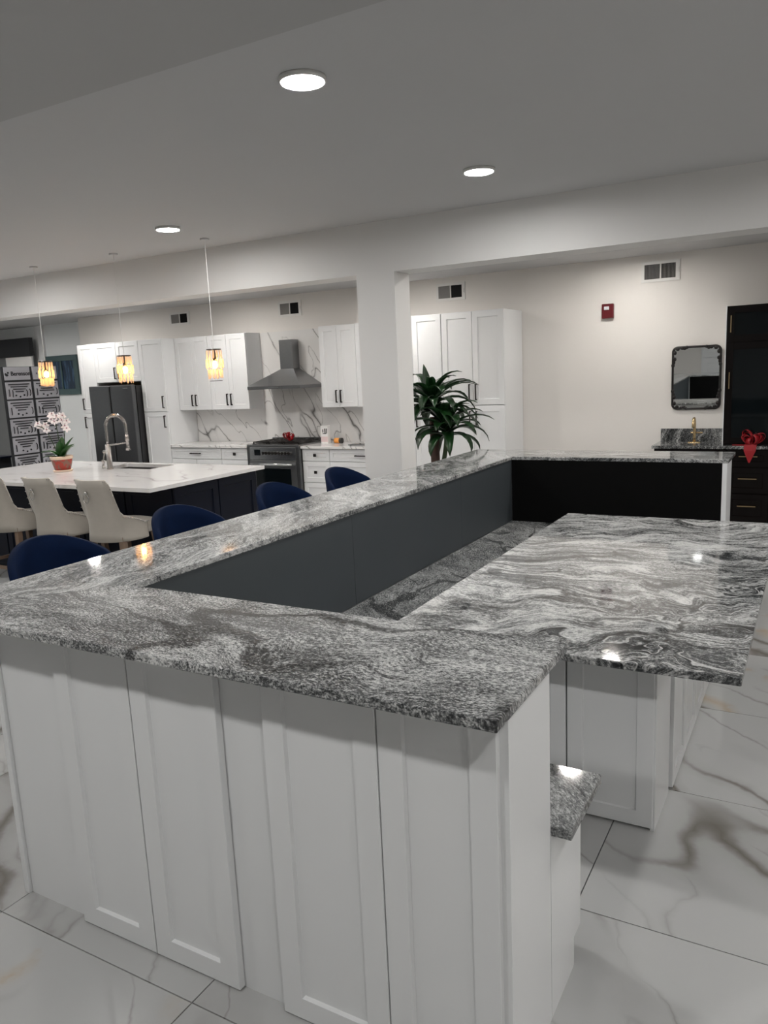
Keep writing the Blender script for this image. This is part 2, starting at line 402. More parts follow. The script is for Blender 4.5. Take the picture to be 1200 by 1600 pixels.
for x in (-7.0, -4.08, -1.70, .66, 2.7):  # rightmost one added to light the bar from the right
    lamp(x, -.06, 2.705, 'unseen round white lamp on the lowered ceiling strip above the viewer', 'lamp_lens_front')
for x in (-11.2, -8.8, -6.45, -4.08, -1.70, .66):
    lamp(x, 5.95, ZB2, 'round white lamp on the rear ceiling hidden behind the beam', 'lamp_lens_back')
for x in (-11.2, -8.8, -6.45, -4.08, -1.70):  # leftmost one added to brighten the cool left wall
    lamp(x, 7.40 if x > -2 else 7.15, ZB2+.012, 'unseen round white lamp on the rear ceiling near the back wall', 'lamp_lens_back')

# ---------------------------------------------------------------- raised bar (U shape)
ZT, TH = 1.073, .026
BX0, BXI, BXR = -2.511, -2.036, -.518            # outer left, inner left, right end
BYF, BYFI, BYBI, BYB = 1.310, 1.787, 5.566, 6.032
bt = thing('bar_countertop', 'raised grey granite bar top running around three sides of the bar', 'countertop', (BX0, BYF, ZT-TH))
part('slab', M().prism([(BX0, BYF), (BXR, BYF), (BXR, BYFI), (BXI, BYFI)], ZT-TH, ZT), 'granite_front', bt, .004, label='front granite slab with fine speckled grain')
part('slab', M().prism([(BX0, BYF), (BXI, BYFI), (BXI, BYBI), (BX0, BYB)], ZT-TH, ZT), 'granite_left', bt, .004, label='long left granite slab with pale swirling grain')
part('slab', M().prism([(BX0, BYB), (BXI, BYBI), (BXR, BYBI), (BXR, BYB)], ZT-TH, ZT), 'granite_back', bt, .004, label='rear granite slab')
ZL, TL = .576, .032
lt = thing('shelf_countertop', 'lower grey granite shelf running inside the raised bar', 'countertop', (-2.036, 1.772, ZL-TL))
part('slab', M().box(-2.036, -.503, 1.772, 2.082, ZL-TL, ZL), 'granite_low', lt, .004)
part('slab', M().box(-2.036, -1.60, 2.083, 5.25, ZL-TL, ZL), 'granite_low', lt, .003)
part('slab', M().box(-2.036, -.56, 5.251, 5.562, ZL-TL, ZL), 'granite_low', lt, .003)

bw = thing('bar_front_cabinet', 'white panelled front of the bar with two pairs of tall shaker doors', 'cabinet', (-1.45, 1.46, 0))
part('body', M().box(-2.345, -.585, 1.482, 1.755, .0, ZT-TH), 'panel_white', bw)
for a, b in ((-2.046, -1.718), (-1.714, -1.386), (-1.226, -.884), (-.880, -.578)):
    part('door', M().shaker('-Y', a, b, .006, 1.040, 1.456, .024, .066, .011, .004), 'panel_white', bw)
part('end_panel', M().box(-.580, -.556, 1.472, 1.764, 0, ZT-TH), 'panel_white', bw, .0015)
part('left_panel', M().box(-2.372, -2.348, 1.470, 1.764, 0, ZT-TH), 'panel_white', bw, .0015)
part('inner_panel', M().box(-2.03, -.582, 1.756, 1.768, ZL, ZT-TH), 'black_panel', bw, label='black inner back panel')
lw = thing('bar_side_cabinet', 'left side wall of the bar with dark slate grey inner panels', 'cabinet', (-2.2, 3.6, 0))
part('body', M().box(-2.372, -2.055, 1.766, 5.55, 0, ZT-TH), 'panel_white', lw)
for a, b in ((1.770, 3.239), (3.241, 4.60), (4.602, 5.566)):
    part('inner_panel', M().box(-2.054, -2.040, a, b, ZL+.001, ZT-TH), 'slate_panel', lw, .001)
rw = thing('bar_rear_cabinet', 'rear wall of the bar with a black inner panel and white end', 'cabinet', (-1.3, 5.7, 0))
part('inner_panel', M().box(-2.039, -.557, 5.567, 5.579, ZL-.03, ZT-TH), 'black_panel', rw, label='black inner panel facing the viewer')
part('body', M().box(-2.372, -.557, 5.58, 5.86, 0, ZT-TH), 'panel_white', rw)
part('end_panel', M().box(-.556, -.526, 5.562, 5.86, 0, ZT-TH), 'cabinet_white', rw, .001, label='white end panel edge')
# low cabinets that carry the shelf
lc = thing('shelf_cabinet', 'low white cabinet under the granite shelf at the near right end', 'cabinet', (-1.3, 1.9, 0))
part('body', M().box(-2.03, -.582, 1.771, 2.035, .092, ZL-TL), 'cabinet_white', lc)
part('end_panel', M().add([(-.580, 1.769, 0), (-.580, 1.985, 0), (-.580, 1.985, .092), (-.580, 2.051, .092), (-.580, 2.051, ZL-TL), (-.580, 1.769, ZL-TL),
     (-.557, 1.769, 0), (-.557, 1.985, 0), (-.557, 1.985, .092), (-.557, 2.051, .092), (-.557, 2.051, ZL-TL), (-.557, 1.769, ZL-TL)],
     [(0, 1, 2, 3, 4, 5)[::-1], (6, 7, 8, 9, 10, 11)] + [(i, (i+1) % 6, 6+(i+1) % 6, 6+i) for i in range(6)]), 'panel_white', lc)
part('toe_kick', M().box(-2.03, -.582, 1.772, 1.98, 0, .091), 'cabinet_white', lc)
for k in range(3):
    a = -2.02+k*.4866
    part('door', M().shaker('+Y', a+.003, a+.4836, .098, ZL-TL-.006, 2.078, .02), 'panel_white', lc)
lc2 = thing('shelf_cabinet', 'low white cabinet under the granite shelf along the slate panel', 'cabinet', (-1.85, 3.7, 0))
part('body', M().box(-2.03, -1.66, 2.09, 5.24, .09, ZL-TL), 'cabinet_white', lc2)
part('toe_kick', M().box(-2.03, -1.72, 2.09, 5.24, 0, .09), 'cabinet_white', lc2)
for k in range(6):
    a = 2.10+k*.522
    part('door', M().shaker('+X', a+.003, a+.519, .096, ZL-TL-.006, -1.638, .02), 'cabinet_white', lc2)
lc3 = thing('shelf_cabinet', 'low white cabinet under the granite shelf before the black panel', 'cabinet', (-1.2, 5.4, 0))
part('body', M().box(-2.03, -.585, 5.28, 5.56, .0, ZL-TL-.001), 'cabinet_white', lc3)
for k in range(3):
    a = -2.02+k*.48
    part('door', M().shaker('-Y', a+.003, a+.475, .096, ZL-TL-.006, 5.258, .02), 'cabinet_white', lc3)

# ---------------------------------------------------------------- showroom island inside the bar
ZI, TI = .77, .028
IX0, IX1, IY0, IY1 = -1.437, -.172, 2.478, 4.985
single('island_countertop', M().box(IX0, IX1, IY0, IY1, ZI-TI, ZI), 'granite_island', 'grey and white swirled granite top of the low island inside the bar', 'countertop', .004)
ic = thing('island_cabinet', 'white shaker panelled cabinet under the near end of the granite island', 'cabinet', (-.9, 2.9, 0))
part('body', M().box(-1.33, -.487, 2.785, 3.075, .0, ZI-TI), 'panel_white', ic)
for a, b in ((-1.325, -.807), (-.801, -.478)):
    part('panel', M().shaker('-Y', a, b, .010, ZI-TI-.003, 2.760, .022, .060, .007), 'panel_white', ic)
part('end_panel', M().box(-.486, -.470, 2.764, 3.070, .0, ZI-TI), 'panel_white', ic, .001)
ic2 = thing('island_cabinet', 'row of white shaker doors under the right side of the granite island', 'cabinet', (-.9, 4.0, 0))
part('body', M().box(-1.33, -.480, 3.085, 4.85, .0, ZI-TI), 'panel_white', ic2)
for k in range(5):
    a = 3.09+k*.335
    part('door', M().shaker('+X', a+.002, a+.333, .012, ZI-TI-.004, -.457, .022, .058, .008), 'panel_white', ic2)

# ---------------------------------------------------------------- kitchen run on the back wall
ZTOP = 2.32
def handle(face, u, v, w, door, ln=.14, vertical=True, mat='pull_black', th=.012):
    part('handle', M().pull(face, u, v, w, ln, vertical, th), mat, door, label='dark metal handle' if mat == 'pull_black' else 'slim gold handle')
FY = 7.62
def tall(x0, x1, label, doors, z_split=1.36, right_side=True):
    t = thing('tall_cabinet', label, 'cabinet', ((x0+x1)/2, FY+.25, 0))
    part('carcass', M().box(x0, x1, FY+.022, WALL_Y-.006, 0, ZTOP), 'cabinet_white', t, .001)
    for a, b, hx in doors:
        d = part('door', M().shaker('-Y', a+.002, b-.002, z_split+.004, ZTOP-.006, FY), 'cabinet_white', t)
        handle('-Y', hx, z_split+.13, FY, d, .16)
        d = part('door', M().shaker('-Y', a+.002, b-.002, .11, z_split-.004, FY), 'cabinet_white', t)
        handle('-Y', hx, z_split-.13, FY, d, .16)
    return t
tall(-9.245, -8.91, 'narrow white pantry cabinet left of the dark refrigerator', ((-9.245, -8.91, -9.205),))
tall(-8.045, -7.61, 'white pantry cabinet right of the dark refrigerator', ((-8.045, -7.61, -7.66),))
oc = thing('wall_cabinet', 'white two-door cabinet above the dark refrigerator', 'cabinet', (-8.48, 7.9, 1.78))
part('carcass', M().box(-8.908, -8.047, FY+.022, WALL_Y, 1.775, ZTOP), 'cabinet_white', oc)
for a, b, hx in ((-8.908, -8.478, -8.515), (-8.478, -8.047, -8.44)):
    d = part('door', M().shaker('-Y', a+.002, b-.002, 1.782, ZTOP-.006, FY), 'cabinet_white', oc)
    handle('-Y', hx, 1.90, FY, d, .16)
fr = thing('refrigerator', 'dark stainless side-by-side refrigerator between the white pantry cabinets', 'refrigerator', (-8.48, 7.75, 0))
part('body', M().box(-8.895, -8.06, 7.53, 8.15, .02, 1.725), 'fridge_side', fr, .004)
for a, b in ((-8.893, -8.497), (-8.473, -8.062)):
    part('door', M().box(a, b, 7.45, 7.525, .05, 1.735), 'steel_dark', fr, .012)
part('door_gap', M().box(-8.497, -8.473, 7.49, 7.53, .05, 1.73), 'black_panel', fr)
part('badge', M().box(-8.22, -8.13, 7.447, 7.45, 1.688, 1.698), 'steel_bright', fr)
part('foot_grille', M().box(-8.88, -8.075, 7.54, 7.56, 0, .02), 'black_metal', fr)

def wallcab(x0, x1, label, doors, y=7.85, z0=1.36, extra=None):
    t = thing('wall_cabinet', label, 'cabinet', ((x0+x1)/2, y+.15, z0))
    part('carcass', M().box(x0, x1, y+.022, WALL_Y-.014, z0, ZTOP), 'cabinet_white', t, .001)
    for a, b, hx in doors:
        d = part('door', M().shaker('-Y', a+.002, b-.002, z0+.003, ZTOP-.006, y), 'cabinet_white', t)
        handle('-Y', hx, z0+.13, y, d, .15)
    if extra: part('filler', M().box(extra[0], extra[1], y+.004, y+.1, z0, ZTOP), 'cabinet_white', t)
wallcab(-7.606, -7.030, 'white two-door wall cabinet beside the tall pantry', ((-7.606, -7.318, -7.350), (-7.318, -7.030, -7.286)))
wallcab(-7.028, -6.395, 'white two-door wall cabinet just left of the range hood', ((-7.028, -6.712, -6.744), (-6.712, -6.395, -6.680)))
wallcab(-5.276, -4.770, 'white two-door wall cabinet right of the range hood', ((-5.276, -5.024, -5.056), (-5.024, -4.770, -4.992)), extra=(-4.766, -4.60))

def base(x0, x1, label, fronts):
    t = thing('base_cabinet', label, 'cabinet', ((x0+x1)/2, 7.9, 0))
    part('carcass', M().box(x0, x1, 7.642, WALL_Y-.001, .10, .884), 'cabinet_white', t)
    part('toe_kick', M().box(x0, x1, 7.70, WALL_Y-.001, 0, .10), 'cabinet_white', t)
    for a, b, z0, z1, kind in fronts:
        d = part('drawer' if kind != 'door' else 'door', M().shaker('-Y', a+.003, b-.003, z0, z1, FY, .02, .045 if z1-z0 < .2 else .055), 'cabinet_white', t)
        if kind == 'pull': handle('-Y', (a+b)/2, (z0+z1)/2, FY, d, .17, False)
        elif kind == 'pullr': handle('-Y', b-.10, (z0+z1)/2, FY, d, .20, False)
        elif kind == 'knob':
            cx, cz = (a+b)/2, (z0+z1)/2
            part('knob', M().box(cx-.018, cx+.018, FY-.028, FY-.018, cz-.018, cz+.018).box(cx-.008, cx+.008, FY-.02, FY, cz-.008, cz+.008), 'pull_black', d)
base(-7.606, -6.737, 'white base cabinet with one wide top drawer beside the pantry', ((-7.606, -6.737, .735, .878, 'pull'), (-7.606, -7.172, .11, .727, 'door'), (-7.172, -6.737, .11, .727, 'door')))
base(-6.735, -6.268, 'narrow white base cabinet just left of the range', ((-6.735, -6.268, .735, .878, 'knob'), (-6.735, -6.268, .43, .727, 'plain'), (-6.735, -6.268, .11, .422, 'plain')))
base(-5.458, -5.064, 'white three-drawer base cabinet just right of the range', ((-5.458, -5.064, .735, .878, 'knob'), (-5.458, -5.064, .475, .727, 'knob'), (-5.458, -5.064, .11, .467, 'knob')))
base(-5.062, -4.30, 'white base cabinet partly hidden behind the column', ((-5.062, -4.50, .735, .878, 'pullr'), (-5.062, -4.50, .11, .727, 'door')))
single('kitchen_countertop', M().box(-7.606, -6.266, 7.588, 8.16, .885, .915), 'quartz', 'white marbled counter left of the range', 'countertop', .003)
single('kitchen_countertop', M().box(-5.460, -4.30, 7.588, 8.16, .885, .915), 'quartz', 'white marbled counter right of the range', 'countertop', .003)
bs = thing('backsplash', 'white marble backsplash with dark diagonal veins behind the range', 'backsplash', (-5.9, 8.17, .9))
part('slab', M().box(-7.60, -6.395, 8.161, WALL_Y-.002, .915, 1.36), 'quartz', bs)
part('slab', M().box(-6.394, -5.277, 8.161, WALL_Y-.002, .915, ZTOP), 'quartz', bs)
part('slab', M().box(-5.276, -4.30, 8.161, WALL_Y-.002, .915, 1.36), 'quartz', bs)

hd = thing('range_hood', 'pyramid shaped stainless steel range hood with square chimney', 'range hood', (-5.87, 7.9, 1.60))
part('chimney', M().box(-5.995, -5.795, 8.02, 8.16, 1.84, 2.205), 'steel', hd, .002)
q = [(-6.275, 7.68, 1.645), (-5.47, 7.68, 1.645), (-5.47, 8.16, 1.645), (-6.275, 8.16, 1.645), (-5.995, 8.02, 1.845), (-5.795, 8.02, 1.845), (-5.795, 8.16, 1.845), (-5.995, 8.16, 1.845)]
part('canopy', M().add(q, [(0, 3, 2, 1), (4, 5, 6, 7), (0, 1, 5, 4), (1, 2, 6, 5), (2, 3, 7, 6), (3, 0, 4, 7)]), 'steel', hd)
part('lip', M().box(-6.275, -5.47, 7.68, 8.16, 1.605, 1.645), 'steel', hd, .002)
part('buttons', M().box(-5.95, -5.79, 7.677, 7.68, 1.618, 1.632), 'steel_bright', hd)

rg = thing('range', 'stainless steel gas range with wide oven door in the white kitchen run', 'range', (-5.862, 7.85, 0))
RX0, RX1, RY = -6.262, -5.464, 7.565
part('body', M().box(RX0, RX1, RY+.03, 8.13, .11, .905), 'steel', rg, .002)
part('cooktop', M().box(RX0, RX1, RY, 8.13, .906, .932), 'steel', rg, .003)
part('side_trim', M().box(RX0, RX0+.045, RY, RY+.03, .12, .905).box(RX1-.045, RX1, RY, RY+.03, .12, .905), 'steel_dark', rg)
part('control_panel', M().box(RX0+.046, RX1-.046, RY-.004, RY+.03, .745, .900), 'steel_bright', rg, .003)
part('clock', M().box(RX0+.12, RX0+.21, RY-.008, RY-.003, .80, .87), 'oven_glass', rg)
for k in range(9):
    kx = RX0+.275+k*.049
    m = M(); m.tube([(kx, RY-.004, .832), (kx, RY-.035, .832)], .018, 10); m.box(kx-.004, kx+.004, RY-.045, RY-.03, .812, .852)
    part('knob', m, 'black_metal', rg)
d = part('oven_door', M().box(RX0+.046, RX1-.046, RY-.012, RY+.03, .27, .735), 'steel', rg, .003)
part('window', M().box(RX0+.13, RX1-.13, RY-.016, RY-.010, .33, .64), 'oven_glass', d)
m = M().tube([(RX0+.08, RY-.055, .695), (RX1-.08, RY-.055, .695)], .014, 10)
for hx in (RX0+.11, RX1-.11): m.tube([(hx, RY-.055, .695), (hx, RY-.01, .695)], .008, 8)
part('handle', m, 'steel_bright', d, smooth=True)
d = part('drawer', M().box(RX0+.046, RX1-.046, RY-.006, RY+.03, .14, .262), 'steel', rg, .003)
for lx in (RX0+.06, RX1-.06):
    for ly in (RY+.08, 8.06): part('foot', M().lathe([(.02, 0), (.02, .12)], (lx, ly, 0), 10), 'black_metal', rg)
part('back_guard', M().box(RX0, RX1, 8.10, 8.13, .933, .975), 'steel', rg)
part('burner_tray', M().box(RX0+.03, RX1-.03, RY+.06, 8.08, .931, .936), 'black_metal', rg)
for k in range(3):
    gx0 = RX0+.04+k*.242; m = M()
    for a in range(4): m.box(gx0+.01+a*.068, gx0+.022+a*.068, RY+.07, 8.07, .950, .962)
    for b in range(4): m.box(gx0+.01, gx0+.228, RY+.07+b*.160, RY+.082+b*.160, .950, .962)
    for a in (0, 1):
        for b in (0, 1): m.box(gx0+.01+a*.206, gx0+.022+a*.206, RY+.07+b*.468, RY+.082+b*.468, .936, .952)
    part('grate', m, 'black_metal', rg)
    for b in (0, 1): part('burner', M().lathe([(.045, .936), (.045, .945), (.03, .95)], (gx0+.12, RY+.19+b*.25, 0), 14), 'black_metal', rg)

def ribbon_bow(loc, label, scale, tail=False, loops=9, seed=1):
    rnd = random.Random(seed); t = thing('ribbon_bow', label, 'bow', loc)
    for i in range(loops):
        a = 2*PI*i/loops + rnd.uniform(-.2, .2); el = rnd.uniform(.05, 1.05); L = scale*rnd.uniform(.75, 1.0); wd = scale*.34
        dirv = Vector((math.cos(a)*math.cos(el), math.sin(a)*math.cos(el)*.5, math.sin(el)))
        side = dirv.cross(Vector((0, 0, 1))).normalized(); upv = side.cross(dirv).normalized()
        vs = []; fs = []; N = 14
        for k in range(N):
            th = 2*PI*k/N; rr = (1-math.cos(th))/2
            p = Vector(loc) + Vector((0, 0, .012+scale*.12)) + dirv*(L*rr) + upv*(math.sin(th)*L*.30)
            for sd in (-1, 1):
                ww = wd*(.35+.65*rr)/2
                for thk in (0, .004): vs.append(p + side*sd*ww + upv*thk)
        for k in range(N):
            b, e = k*4, ((k+1) % N)*4
            fs += [(b, b+2, e+2, e), (b+1, e+1, e+3, b+3), (b, e, e+1, b+1), (b+2, b+3, e+3, e+2)]
        part('loop', M().add(vs, fs), 'red_ribbon', t, smooth=True)
    part('knot', M().ball((loc[0], loc[1], loc[2]+scale*.16), scale*.17), 'red_ribbon', t, smooth=True)
    return t
ribbon_bow((-5.77, 7.80, .963), 'red ribbon bow sitting on the range cooktop', .105, seed=3)

# small things on the counter right of the range
t = thing('product_box', 'small white and pink carton on the counter beside the range', 'box', (-5.32, 7.95, .915))
part('carton', M().box(-5.372, -5.268, 7.92, 7.98, .915, 1.135), 'card_white', t, .002)
part('pink_band', M().box(-5.369, -5.271, 7.9185, 7.92, .935, 1.0), 'card_pink', t)
part('print', M().box(-5.345, -5.332, 7.9185, 7.92, 1.05, 1.09).box(-5.315, -5.300, 7.9185, 7.92, 1.04, 1.10).box(-5.345, -5.29, 7.9185, 7.92, 1.033, 1.042).box(-5.29, -5.278, 7.9185, 7.92, 1.04, 1.10), 'lettering', t)
t = thing('small_jar', 'small orange jar with a black lid lying on the counter right of the range', 'jar', (-5.15, 7.98, .915))
part('jar', M().tube([(-5.205, 7.98, .947), (-5.135, 7.98, .947)], .032, 16), 'orange_card', t, smooth=False)
part('lid', M().tube([(-5.135, 7.98, .947), (-5.10, 7.98, .947)], .033, 16), 'black_metal', t)
t = thing('tablet', 'thin dark tablet lying on the counter by the column', 'tablet', (-4.70, 7.83, .915))
part('body', M().box(-4.86, -4.55, 7.72, 7.92, .9155, .926), 'steel_dark', t, .003)
part('screen', M().box(-4.845, -4.565, 7.735, 7.905, .926, .9268), 'oven_glass', t)

# pantry right of the column
def pantry(x0, x1, label, doors):
    t = thing('tall_cabinet', label, 'cabinet', ((x0+x1)/2, 7.9, 0))
    part('carcass', M().box(x0, x1, 7.63, WALL_Y-.006, 0, 2.33), 'cabinet_white', t, .001)
    for a, b, hx in doors:
        d = part('door', M().shaker('-Y', a+.002, b-.002, 1.365, 2.324, 7.608), 'cabinet_white', t)
        handle('-Y', hx, 1.50, 7.608, d, .17)
        d = part('door', M().shaker('-Y', a+.002, b-.002, .11, 1.357, 7.608), 'cabinet_white', t)
        handle('-Y', hx, 1.22, 7.608, d, .17)
pantry(-4.25, -3.552, 'tall white pantry cabinet half hidden behind the column', ((-4.25, -3.90, -3.935), (-3.90, -3.552, -3.865)))
pantry(-3.548, -2.850, 'tall white two-door pantry cabinet behind the leafy plant', ((-3.548, -3.199, -3.235), (-3.199, -2.850, -3.162)))

# ---------------------------------------------------------------- wall fixtures
def vent(x0, x1, z0, z1, label, open_right=True):
    t = thing('air_vent', label, 'vent', ((x0+x1)/2, WALL_Y, z0), 'wall air vents')
    y = WALL_Y-.012; fw_ = .028; xm = (x0+x1)/2
    m = M().box(x0, x1, y, WALL_Y, z0, z0+fw_).box(x0, x1, y, WALL_Y, z1-fw_, z1).box(x0, x0+fw_, y, WALL_Y, z0+fw_, z1-fw_).box(x1-fw_-.012, x1, y, WALL_Y, z0+fw_, z1-fw_).box(xm-.006, xm+.006, y, WALL_Y, z0+fw_, z1-fw_)
    part('frame', m, 'vent_white', t)
    part('backing', M().box(x0+fw_, x1-fw_-.012, WALL_Y-.003, WALL_Y-.001, z0+fw_, z1-fw_), 'vent_dark', t)
    for side, (a, b) in enumerate(((x0+fw_, xm-.006), (xm+.006, x1-fw_-.012))):
        m = M(); N = 11
        for k in range(N):
            cx = a+(k+.5)*(b-a)/N; tw = (.010 if side == 0 else -.0035) if not open_right else (.0065 if side == 0 else -.005)
            m.add([(cx-tw/2, WALL_Y-.010, z0+fw_), (cx+tw/2, WALL_Y-.003, z0+fw_), (cx+tw/2, WALL_Y-.003, z1-fw_), (cx-tw/2, WALL_Y-.010, z1-fw_),
                   (cx-tw/2+.0012, WALL_Y-.010, z0+fw_), (cx+tw/2+.0012, WALL_Y-.003, z0+fw_), (cx+tw/2+.0012, WALL_Y-.003, z1-fw_), (cx-tw/2+.0012, WALL_Y-.010, z1-fw_)],
                  [(0, 1, 2, 3), (4, 7, 6, 5), (0, 4, 5, 1), (3, 2, 6, 7), (0, 3, 7, 4), (1, 5, 6, 2)])
        part('louvers', m, 'vent_grey' if side == 0 or open_right else 'vent_dark', t)
    part('lever', M().box(x1-.022, x1-.012, y-.012, y, (z0+z1)/2-.02, (z0+z1)/2+.02), 'vent_white', t)
vent(-7.95, -7.585, 2.515, 2.690, 'white wall vent high above the tall pantry and wall cabinets', False)
vent(-6.075, -5.72, 2.495, 2.685, 'white wall vent high above the range hood', False)
vent(-3.855, -3.50, 2.505, 2.695, 'white wall vent above the pantry right of the column', False)
vent(-1.612, -1.25, 2.500, 2.695, 'white wall vent highest right, above the framed mirror', True)
t = thing('fire_alarm', 'small dark red fire alarm on the white wall', 'fire alarm', (-1.93, WALL_Y, 2.18))
part('housing', M().box(-1.992, -1.874, WALL_Y-.045, WALL_Y, 2.183, 2.327), 'alarm_red', t, .008)
part('strobe', M().box(-1.965, -1.915, WALL_Y-.058, WALL_Y-.045, 2.265, 2.300), 'alarm_lens', t, .004)

# mirror with leafy frame
mx0, mx1, mz0, mz1, my = -1.307, -.848, 1.247, 1.868, WALL_Y
t = thing('wall_mirror', 'rectangular mirror in a dark frame with leafy corner ornaments', 'mirror', ((mx0+mx1)/2, my, mz0))
def rrect(x0, x1, z0, z1, r, y, k=6):
    pts = []
    for cx, cz, a0 in ((x1-r, z0+r, -PI/2), (x1-r, z1-r, 0), (x0+r, z1-r, PI/2), (x0+r, z0+r, PI)):
        for i in range(k+1): a = a0+PI/2*i/k; pts.append((cx+r*math.cos(a), y, cz+r*math.sin(a)))
    return pts
m = M(); pr = rrect(mx0+.012, mx1-.012, mz0+.012, mz1-.012, .045, 0)
m.add([(p[0], my-.014, p[2]) for p in pr] + [(p[0], my-.002, p[2]) for p in pr], [tuple(range(len(pr))), tuple(range(len(pr), 2*len(pr)))[::-1]] + [(i, (i+1) % len(pr), len(pr)+(i+1) % len(pr), len(pr)+i) for i in range(len(pr))])
part('glass', m, 'mirror_glass', t)
part('frame', M().tube(rrect(mx0+.012, mx1-.012, mz0+.012, mz1-.012, .045, my-.016), .011, 8, True), 'mirror_frame', t, smooth=True)
for sx in (0, 1):
    for sz in (0, 1):
        m = M(); cx, cz = (mx0 if sx == 0 else mx1), (mz0 if sz == 0 else mz1); ix, iz = (1 if sx == 0 else -1), (1 if sz == 0 else -1)
        for k in range(6):
            m.ball((cx+ix*(.035+k*.021), my-.02, cz+iz*(.022+.009*math.sin(k*2.1))), (.018, .010, .010+.006*(k % 2)), 8, 5)
            m.ball((cx+ix*(.022+.010*math.sin(k*2.3)), my-.02, cz+iz*(.035+k*.030)), (.010+.007*(k % 2), .010, .021), 8, 5)
        part('ornament', m, 'mirror_frame', t, smooth=True)
t.rotation_euler = (math.radians(1.7), 0, 0)      # hung leaning forward a little

# ---------------------------------------------------------------- black wet bar at right
t = thing('sink_countertop', 'grey granite counter with splashback beneath the framed mirror', 'countertop', (-.6, 7.9, .9))
part('slab', M().box(-1.402, 2.2, 7.69, WALL_Y-.004, .910, .938), 'granite_sink', t, .003)
part('splashback', M().box(-1.398, -.792, WALL_Y-.022, WALL_Y-.004, .938, 1.062), 'granite_sink', t, .002)
bc = thing('vanity_cabinet', 'black base cabinet with gold handled drawers below the granite counter', 'cabinet', (-.5, 7.9, 0))
part('carcass', M().box(-1.385, -.745, 7.735, WALL_Y-.006, .0, .909), 'espresso', bc)
part('carcass', M().box(-.740, 2.18, 7.735, WALL_Y-.006, .0, .909), 'espresso', bc)
part('door', M().shaker('-Y', -1.38, -.75, .1, .903, 7.713, .02, .07, .008), 'espresso', bc)
for col_x in (-.735, -.375):
    for z0, z1 in ((.745, .903), (.50, .737), (.235, .492), (.02, .227)):
        d = part('drawer', M().shaker('-Y', col_x+.004, col_x+.356, z0, z1, 7.713, .02, .05, .006), 'espresso', bc)
        part('handle', M().pull('-Y', col_x+.178, (z0+z1)/2+.02, 7.713, .155, False, .009, .028), 'gold', d, label='slim gold handle')
tc_ = thing('display_cabinet', 'tall black cabinet with dark glass door and gold handles beside the mirror', 'cabinet', (-.4, 7.95, .939))
part('carcass', M().box(-.782, .55, 7.82, WALL_Y-.006, .9385, 2.195), 'black_gloss', tc_)
part('side_edge', M().box(-.790, -.783, 7.80, WALL_Y-.006, .9385, 2.2), 'cabinet_white', tc_, label='pale edge strip of the cabinet side')
def glass_door(x0, x1, z0, z1, hz):
    y = 7.798; m = M().box(x0, x0+.06, y, y+.02, z0, z1).box(x1-.06, x1, y, y+.02, z0, z1).box(x0+.06, x1-.06, y, y+.02, z0, z0+.06).box(x0+.06, x1-.06, y, y+.02, z1-.06, z1)
    d = part('door', m, 'espresso', tc_, .001)
    part('pane', M().box(x0+.06, x1-.06, y+.008, y+.013, z0+.06, z1-.06), 'oven_glass', d)
    part('handle', M().pull('-Y', x0+.035, hz, y, .15, True, .008, .028), 'gold', d, label='slim gold handle')
glass_door(-.780, -.12, 1.875, 2.192, 2.035); glass_door(-.780, -.12, .942, 1.868, 1.53)
glass_door(-.116, .548, 1.875, 2.192, 2.035); glass_door(-.116, .548, .942, 1.868, 1.53)
t = thing('bar_faucet', 'small gold faucet at the granite splashback under the mirror', 'faucet', (-1.06, 7.98, .938))
fx, fy = -1.06, 8.0
part('base_plate', M().box(fx-.055, fx+.055, fy-.025, fy+.025, .938, .946), 'gold', t, .003)
part('spout', M().tube(spline([(fx, fy, .945), (fx, fy, 1.10), (fx, fy-.02, 1.165), (fx, fy-.055, 1.172), (fx, fy-.085, 1.14), (fx, fy-.09, 1.09)], 20), .014, 10), 'gold', t, smooth=True)
part('handle', M().tube([(fx, fy, 1.035), (fx+.075, fy-.01, 1.035)], .008, 8).tube([(fx, fy, 1.035), (fx-.035, fy, 1.035)], .008, 8), 'gold', t, smooth=True)
bw2 = ribbon_bow((-.535, 7.708, .939), 'big red ribbon bow with hanging tail on the black cabinet counter', .135, seed=11, loops=11)
m = M(); pts = [(-.535, 7.715, .965), (-.54, 7.672, .955), (-.543, 7.664, .90), (-.545, 7.662, .79)]; vs = []
for (x, y, z), hw in zip(pts, (.045, .052, .05, .005)):
    vs += [(x-hw, y, z), (x+hw, y, z), (x-hw, y-.003, z), (x+hw, y-.003, z)]
fs = []
for k in range(3): b = k*4; fs += [(b, b+1, b+5, b+4), (b+2, b+6, b+7, b+3), (b, b+4, b+6, b+2), (b+1, b+3, b+7, b+5)]
part('tail', m.add(vs, fs + [(0, 2, 3, 1), (12, 13, 15, 14)]), 'red_ribbon', bw2)
part('ribbon_end', M().add([(-.70, 7.78, .9395), (-.60, 7.74, .9395), (-.60, 7.76, .9395), (-.70, 7.80, .9395), (-.70, 7.78, .943), (-.60, 7.74, .947), (-.60, 7.76, .947), (-.70, 7.80, .943)],
     [(0, 1, 2, 3), (4, 7, 6, 5), (0, 4, 5, 1), (1, 5, 6, 2), (2, 6, 7, 3), (3, 7, 4, 0)]), 'red_ribbon', bw2)

